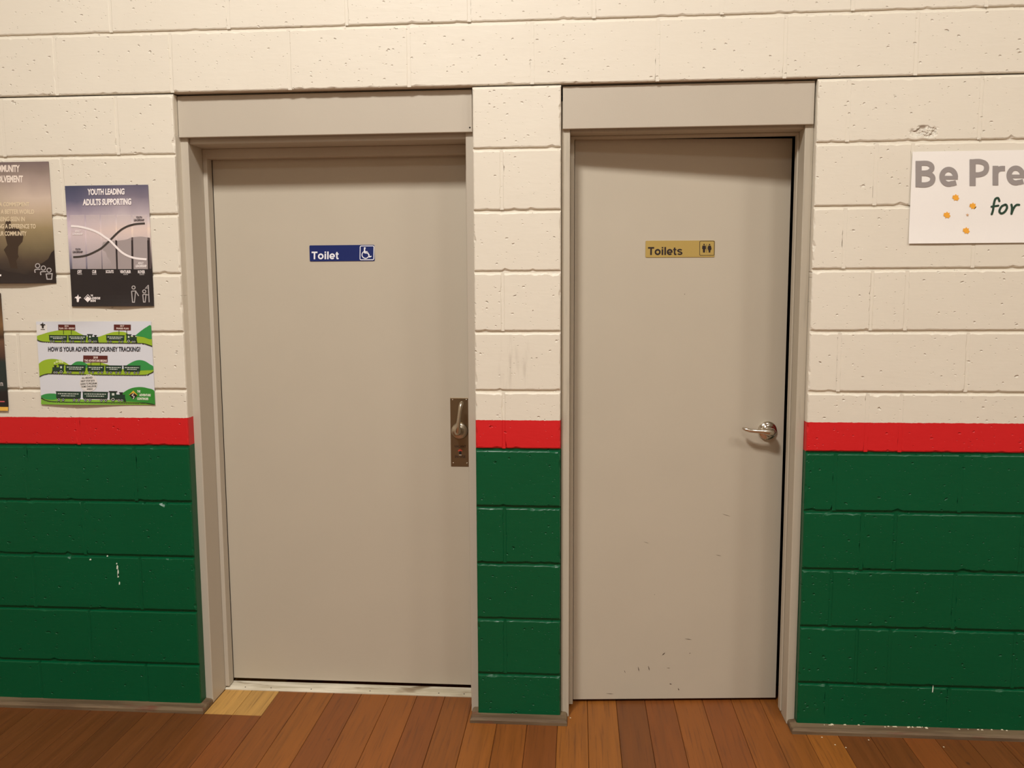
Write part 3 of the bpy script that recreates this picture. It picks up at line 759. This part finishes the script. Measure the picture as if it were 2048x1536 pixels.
# -- cropped poster low at the frame edge
w0, h0 = .292, .412
p0m = gradient_paper('campfire_picture_paper', [(0, (30, 24, 24)), (.16, (30, 26, 26)), (.2, (34, 46, 44)), (.40, (34, 48, 46)), (.44, (70, 50, 42)), (.52, (92, 66, 52)), (.58, (108, 78, 58)), (.62, (60, 42, 28)), (.75, (128, 96, 62)), (.88, (88, 66, 46)), (1, (60, 46, 36))], h0)
p0, pl0 = poster('scouting_poster', (-.5395, -.0035, 1.0835), (w0, h0), 'dark poster sliver below the brown one, with pink line and yellow foot', p0m, lambda u, v: .004 * max(0, 1 - v / .1) ** 2)
p = Print(lambda u, v, n: pl0(u, v, n), .02)
p.rect(.02, .030, .279, .034, 0); p.rect(0, 0, w0, .013, 1); p.rect(0, .013, w0, .029, 2)
p.build('colour_band', [ink((196, 90, 92), .45), ink((226, 176, 72), .45), ink((26, 20, 20), .45)], p0)
p = Print(lambda u, v, n: pl0(u, v, n), .02); p.text('n', .268, .2775, .105, .088, 0, bold=.03); p.build('lettering', [GRY], p0)

# -- adventure journey train poster (art units: 7.314 per photo pixel)
h3, w3 = .2900, .4140
def curl3(u, v): return .006 * max(0, 1 - v / .1) ** 2 * math.exp(-((u - .35) / .3) ** 2) + .003 * max(0, (v - .9) / .1) ** 2 * math.exp(-((u - .35) / .2) ** 2) + .0012 * math.sin(u * 6)
p3, pl3 = poster('train_poster', (-.1257, -.0035, 1.1065), (w3, h3), 'landscape cartoon poster of green trains and hills, asking HOW IS YOUR ADVENTURE JOURNEY TRACKING?', ink((216, 219, 226), .42), curl3, 28, 20)
fn = framed([(163, 106), (1842, 86), (246, 1322), (1911, 1302)], (w3, h3), pl3)
LG, DG, MG, TRK = ink((152, 184, 44), .42), ink((52, 146, 72), .42), ink((120, 172, 52), .42), ink((40, 44, 34), .42)
p = Print(fn); p.layer = 1
def hill(pts, mi): p.poly(smooth_path(pts, 5), mi)
# top strip
hill([(166, 320), (260, 290), (350, 262), (480, 235), (600, 225), (720, 232), (800, 270), (870, 300), (960, 330), (1080, 320), (1180, 285), (1290, 250), (1400, 240), (1480, 255), (1560, 310), (1660, 310), (1760, 320), (1858, 345), (1866, 440), (1780, 418), (1600, 405), (900, 408), (500, 405), (320, 402), (220, 385), (170, 360)], 0)
p.layer = 2; hill([(1610, 300), (1700, 225), (1780, 170), (1844, 152), (1858, 340), (1740, 318)], 1)
# middle strip
p.layer = 1
hill([(186, 745), (250, 690), (330, 660), (430, 652), (520, 668), (600, 700), (680, 740), (850, 720), (1000, 700), (1130, 700), (1260, 740), (1450, 790), (1700, 800), (1800, 790), (1884, 770), (1884, 820), (1800, 855), (1650, 868), (900, 870), (420, 866), (300, 876), (214, 918)], 0)
p.layer = 2
hill([(690, 735), (750, 692), (810, 682), (870, 692), (930, 740), (880, 790), (700, 790)], 1)
hill([(1450, 760), (1540, 700), (1620, 662), (1690, 652), (1760, 668), (1830, 710), (1884, 745), (1884, 790), (1760, 800), (1600, 810)], 1)
# bottom strip
p.layer = 1
hill([(240, 1195), (300, 1170), (400, 1160), (500, 1180), (620, 1220), (900, 1240), (1300, 1240), (1600, 1250), (1905, 1260), (1911, 1302), (1500, 1308), (900, 1315), (500, 1320), (246, 1322)], 2)
p.layer = 2
hill([(240, 1195), (310, 1168), (400, 1160), (470, 1170), (470, 1240), (350, 1250), (246, 1225)], 1)
hill([(1380, 1200), (1460, 1120), (1560, 1065), (1680, 1045), (1790, 1058), (1902, 1105), (1908, 1290), (1780, 1274), (1560, 1262), (1440, 1260)], 3)
p.build('printed_hills', [LG, DG, MG, ink((52, 140, 52), .42)], p3)
p = Print(fn); p.layer = 3
for pts in ([(168, 365), (220, 390), (320, 404), (600, 408), (1600, 408), (1740, 412), (1810, 430), (1866, 448)], [(214, 915), (300, 880), (420, 868), (900, 874), (1700, 872), (1820, 850), (1884, 815)], [(246, 1225), (320, 1262), (460, 1278), (900, 1280), (1600, 1278), (1760, 1276), (1840, 1284), (1908, 1300)]):
    sp = smooth_path(pts, 5); p.line(sp, 9)
    for i in range(len(sp) - 1):
        a, b = sp[i], sp[i + 1]; n = max(1, int(math.hypot(b[0] - a[0], b[1] - a[1]) / 22))
        for k in range(n):
            x, y = a[0] + (b[0] - a[0]) * k / n, a[1] + (b[1] - a[1]) * k / n; p.rect(x - 5, y + 2, x + 5, y + 13)
p.build('printed_track', [TRK], p3)
TG, TW, TL = ink((30, 58, 44), .42), ink((34, 36, 34), .42), ink((206, 214, 204), .42)
def wagon(p, x0, x1, y0, y1, wheels, wr, rows=2):
    p.layer = 4; p.rect(x0 - 6, y0 - 5, x1 + 6, y0 + 5, 1); p.rect(x0, y0, x1, y1, 0); p.rect(x0 + 8, y1, x1 - 8, y1 + wr * .6, 1)
    for wx in wheels:
        p.layer = 5; p.disc(wx, y1 + wr * 1.3, wr, 1, 16); p.layer = 6; p.ring(wx, y1 + wr * 1.3, wr * .62, wr * .22, 2, 14)
    p.layer = 5; h = (y1 - y0)
    for r in range(rows):          # unreadably small lines of print
        yy = y0 + h * (.34 + .34 * r); ins = (x1 - x0) * (.07 if r == 0 else random.uniform(.14, .28)); x = x0 + ins
        while x < x1 - ins:
            l = random.uniform(10, 34); p.rect(x, yy - 6, min(x + l, x1 - ins), yy + 6, 2); x += l + 7
def engine(p, x0, x1, y0, y1, d=1):
    """locomotive: cab at x0 side when d=1 (faces right), mirrored when d=-1"""
    L = x1 - x0; X = (lambda a: x0 + a * L) if d > 0 else (lambda a: x1 - a * L); H = y1 - y0
    p.layer = 4
    def R(a, b, c, e, mi): p.rect(min(X(a), X(c)), b, max(X(a), X(c)), e, mi)
    R(0, y0, .48, y0 + H * .10, 1); R(.05, y0 + H * .08, .42, y0 + H * .75, 0); R(.4, y0 + H * .32, .92, y0 + H * .75, 0)
    R(.62, y0 + H * .12, .78, y0 + H * .34, 1); R(.58, y0 + H * .10, .82, y0 + H * .17, 1); R(.05, y0 + H * .7, .95, y0 + H * .8, 1)
    p.poly([(X(.9), y0 + H * .7), (X(1.0), y1), (X(.84), y1)], 1)
    p.layer = 5; R(.18, y0 + H * .2, .32, y0 + H * .42, 2)
    for a, r in ((.25, .2), (.58, .13), (.75, .13)):
        p.layer = 5; p.disc(X(a), y1 - H * r, H * r, 1, 16); p.layer = 6; p.ring(X(a), y1 - H * r, H * r * .62, H * r * .24, 2, 14)
def train(fnn, mats):
    p = Print(fn); fnn(p); p.build('printed_train', mats, p3)
TM = [TG, TW, TL]
def t1(p):
    wagon(p, 362, 628, 306, 372, (392, 432, 560, 600), 16); wagon(p, 646, 906, 304, 370, (676, 716, 836, 880), 16); engine(p, 918, 1090, 282, 404)
def t2(p):
    wagon(p, 1196, 1456, 298, 366, (1222, 1262, 1386, 1430), 16); engine(p, 1478, 1650, 278, 402)
def t3(p):
    engine(p, 396, 590, 728, 866, -1); wagon(p, 606, 896, 742, 820, (640, 680, 820, 864), 18); wagon(p, 926, 1166, 742, 816, (956, 1006, 1086, 1136), 18); wagon(p, 1184, 1424, 740, 814, (1214, 1266, 1344, 1396), 18); wagon(p, 1450, 1690, 738, 812, (1480, 1530, 1610, 1660), 18)
    p.layer = 4
    for x, y, r in ((445, 712, 14), (478, 692, 18), (525, 684, 26), (560, 696, 16)): p.disc(x, y, r, 3, 14)
def t4(p):
    wagon(p, 468, 830, 1130, 1218, (512, 576, 738, 806), 23); wagon(p, 860, 1222, 1128, 1216, (902, 966, 1134, 1196), 23); engine(p, 1236, 1492, 1110, 1264)
for f_ in (t1, t2, t3, t4): train(f_, TM + [ink((206, 222, 150), .42)])
MAR = ink((92, 36, 30), .42)
for x0, x1, y0, y1, legs, lines in ((497, 746, 146, 226, (574, 688, 290), (('2016', 590, 650, 156, 176), ('PLAN - DO - REVIEW', 512, 740, 190, 212))),
                                    (1305, 1550, 138, 220, (1378, 1490, 285), (('2017', 1395, 1455, 148, 168), ('PHASED PLAN', 1342, 1520, 184, 206))),
                                    (864, 1216, 594, 694, (975, 1112, 740), (('2018', 1010, 1076, 608, 636), ('THE ADVENTURE BEGINS', 880, 1206, 654, 684)))):
    p = Print(fn); p.layer = 3; p.rect(legs[0] - 4, y1, legs[0] + 4, legs[2], 1); p.rect(legs[1] - 4, y1, legs[1] + 4, legs[2], 1)
    p.layer = 4; p.rect(x0, y0, x1, y1, 0); p.layer = 5
    for tx, a, b, c, d in lines: p.text(tx, a, b, c, d, 2, bold=.03)
    p.build('printed_billboard', [MAR, TRK, ink((240, 224, 214), .42)], p3)
p = Print(fn); p.layer = 5
p.text('HOW IS YOUR ADVENTURE JOURNEY TRACKING?', 348, 1690, 478, 540, 0, bold=.025, shear=-.012)
p.build('title_lettering', [ink((36, 36, 44), .42)], p3); p = Print(fn); p.layer = 5
p.text('THE', 1648, 1694, 1094, 1124, 1, bold=.05); p.text('ADVENTURE', 1680, 1846, 1146, 1176, 1, bold=.05); p.text('CONTINUES', 1648, 1812, 1200, 1230, 1, bold=.05)
p.build('logo_lettering', [ink((36, 36, 44), .42), ink((228, 234, 214), .42)], p3)
p = Print(fn); p.layer = 3
p.disc(942, 998, 130, 0, 40, 128); p.layer = 5
for tx, a, b, c, d in (('ALL ABOARD!', 846, 1000, 912, 938), ('NEXT STOP 2019:', 832, 1032, 958, 984), ('LEARN TO PROGRAM', 828, 1060, 1000, 1026), ('SOME CHALLENGE', 842, 1056, 1040, 1064), ('AREAS', 918, 1002, 1076, 1098)): p.text(tx, a, b, c, d, 1, bold=.01, shear=-.06)
p.build('printed_speech_bubble', [ink((224, 220, 216), .42), TRK], p3)
p = Print(fn); p.layer = 1
p.rect(172, 150, 330, 300, 1); p.layer = 4; fleur(p, 267, 160, 42, 46, 0); p.rect(236, 216, 298, 224, 0)
p.build('emblem', [ink((40, 34, 30), .42), ink((228, 226, 222), .42)], p3); p = Print(fn)
p.layer = 5; p.poly([(1592, 1098), (1654, 1162), (1592, 1226), (1530, 1162)], 2); p.layer = 6; p.poly([(1534, 1166), (1570, 1140), (1600, 1132), (1640, 1160), (1652, 1166), (1592, 1226)], 0); p.layer = 7; p.line([(1600, 1140), (1576, 1168), (1608, 1186), (1590, 1222)], 9, 3)
p.build('diamond_logo', [ink((40, 34, 30), .42), ink((228, 226, 222), .42), ink((222, 178, 58), .42), ink((240, 234, 220), .42)], p3)

# -- white banner of taped sheets
hb, wb = .2855, .5014
root = thing('paper_banner', (2.7992, -.0035, 1.6374), 'white paper banner with grey Be Prepared lettering and yellow stars, right of the narrow door', 'banner')
def plb(u, v, n): return (2.7992 + u, -.0035 - .0012 * math.sin(math.pi * min(u / .19, 1)) - .004 * max(0, 1 - v / hb / .25) ** 2 * .6 - .0003 * n, 1.6374 + v)
for i, (u0, u1) in enumerate(((0.0, .182), (.1805, .366), (.364, .55))):
    mb = MB(); nx, nz = 10, 16
    g = [plb(u0 + (u1 - u0) * a / nx, hb * b / nz, 0.9 * (i % 2) ) for b in range(nz + 1) for a in range(nx + 1)]
    b2 = [(x, y + .0003, z) for x, y, z in g]; W_ = nx + 1; N = len(g)
    mb.add(g + b2, [(j * W_ + a, j * W_ + a + 1, (j + 1) * W_ + a + 1, (j + 1) * W_ + a) for j in range(nz) for a in range(nx)], 0, True)
    mb.add(b2, [(j * W_ + a, (j + 1) * W_ + a, (j + 1) * W_ + a + 1, j * W_ + a + 1) for j in range(nz) for a in range(nx)], 0, True)
    mb.build('sheet', [ink((240, 237, 232), .5)], root)
q = lambda x, y: ((x - 1760) * 5.486, (y - 260) * 5.486)
fn0 = framed([q(1825, 303.7), q(2158.6, 298.1), q(1816.7, 487.3), q(2146.3, 484.4)], (wb, hb), plb, False)
p = Print(fn0); p.layer = 4
def letter(ch, x, yb=0):
    """bold sans letters drawn with a broad nib; x = left edge"""
    sp = lambda pts: smooth_path(pts, 6)
    if ch == 'B':
        p.line([(x + 33, 340), (x + 33, 628)], 66); p.line(sp([(x + 40, 367), (x + 122, 366), (x + 166, 386), (x + 178, 418), (x + 162, 450), (x + 117, 470), (x + 40, 472)]), 54)
        p.line(sp([(x + 40, 476), (x + 127, 480), (x + 176, 504), (x + 188, 540), (x + 168, 580), (x + 117, 601), (x + 40, 602)]), 56)
    elif ch == 'P':
        p.line([(x + 33, 324 + yb), (x + 33, 616 + yb)], 66); p.line(sp([(x + 40, 351 + yb), (x + 110, 349 + yb), (x + 170, 372 + yb), (x + 186, 420 + yb), (x + 166, 468 + yb), (x + 110, 492 + yb), (x + 40, 494 + yb)]), 56)
    elif ch == 'e':
        c = (x + 104, 514 + yb); a = [(c[0] + 74 * math.cos(math.radians(t)), c[1] - 81 * math.sin(math.radians(t))) for t in range(-8, 296, 10)]
        p.line(a + [(x + 150, 588 + yb), (x + 186, 578 + yb)], 56); p.line([(x + 30, 524 + yb), (x + 204, 524 + yb)], 40)
    elif ch == 'r':
        p.line([(x + 31, 402 + yb), (x + 31, 616 + yb)], 62); p.line(sp([(x + 31, 500 + yb), (x + 48, 456 + yb), (x + 84, 434 + yb), (x + 136, 432 + yb)]), 58)
    else:               # p, a, d
        c = (x + 104, 514 + yb); p.line([(c[0] + 72 * math.cos(math.radians(t)), c[1] - 81 * math.sin(math.radians(t))) for t in range(0, 360, 12)], 58, 0, True)
        sx = x + 33 if ch == 'p' else x + 178
        p.line([(sx, 405 + yb if ch != 'd' else 322 + yb), (sx, 622 + yb if ch != 'p' else 690 + yb)], 60)
letter('B', 388); letter('e', 645)
letter('P', 980, -2); letter('r', 1232, -8); letter('e', 1382, -14)
for ch, x in zip('pared', (1620, 1850, 2090, 2240, 2470)): letter(ch, x, -16 - (x - 1500) * .012)
p.build('lettering', [ink((150, 143, 140), .5)], root)['label'] = 'large grey lettering'
p = Print(fn0); p.layer = 4
p.line(smooth_path([(1306, 782), (1292, 748), (1262, 758), (1246, 810), (1236, 880), (1222, 926)]), 24); p.disc(1222, 924, 12); p.disc(1306, 780, 12)
p.line(smooth_path([(1218, 842), (1258, 836), (1296, 830)]), 22); p.disc(1220, 842, 11); p.disc(1294, 830, 11)
p.line(smooth_path([(1372, 818), (1330, 840), (1306, 890), (1326, 916), (1362, 900), (1388, 858), (1384, 826), (1366, 818)]), 24)
p.line(smooth_path([(1438, 820), (1444, 860), (1438, 922)]), 24); p.disc(1438, 820, 12); p.disc(1438, 920, 12)
p.line(smooth_path([(1440, 912), (1464, 856), (1492, 824), (1524, 822)]), 24); p.disc(1522, 822, 12)
p.build('lettering', [ink((26, 62, 44), .5)], root)['label'] = 'green handwritten word'
for x, y, r, mi in ((827, 742, 40, 0), (1016, 834, 40, 0), (730, 934, 40, 0), (942, 1104, 40, 0), (956, 932, 19, 1)):
    p = Print(fn0); p.layer = 4; k = 7 if mi == 0 else 5
    p.poly([(x + (r if i % 2 == 0 else r * (.64 if mi == 0 else .42)) * math.sin(math.pi * i / k), y - (r if i % 2 == 0 else r * (.64 if mi == 0 else .42)) * math.cos(math.pi * i / k)) for i in range(2 * k)])
    p.build('printed_star', [ink((240, 170, 52), .5) if mi == 0 else ink((214, 170, 128), .5)], root)
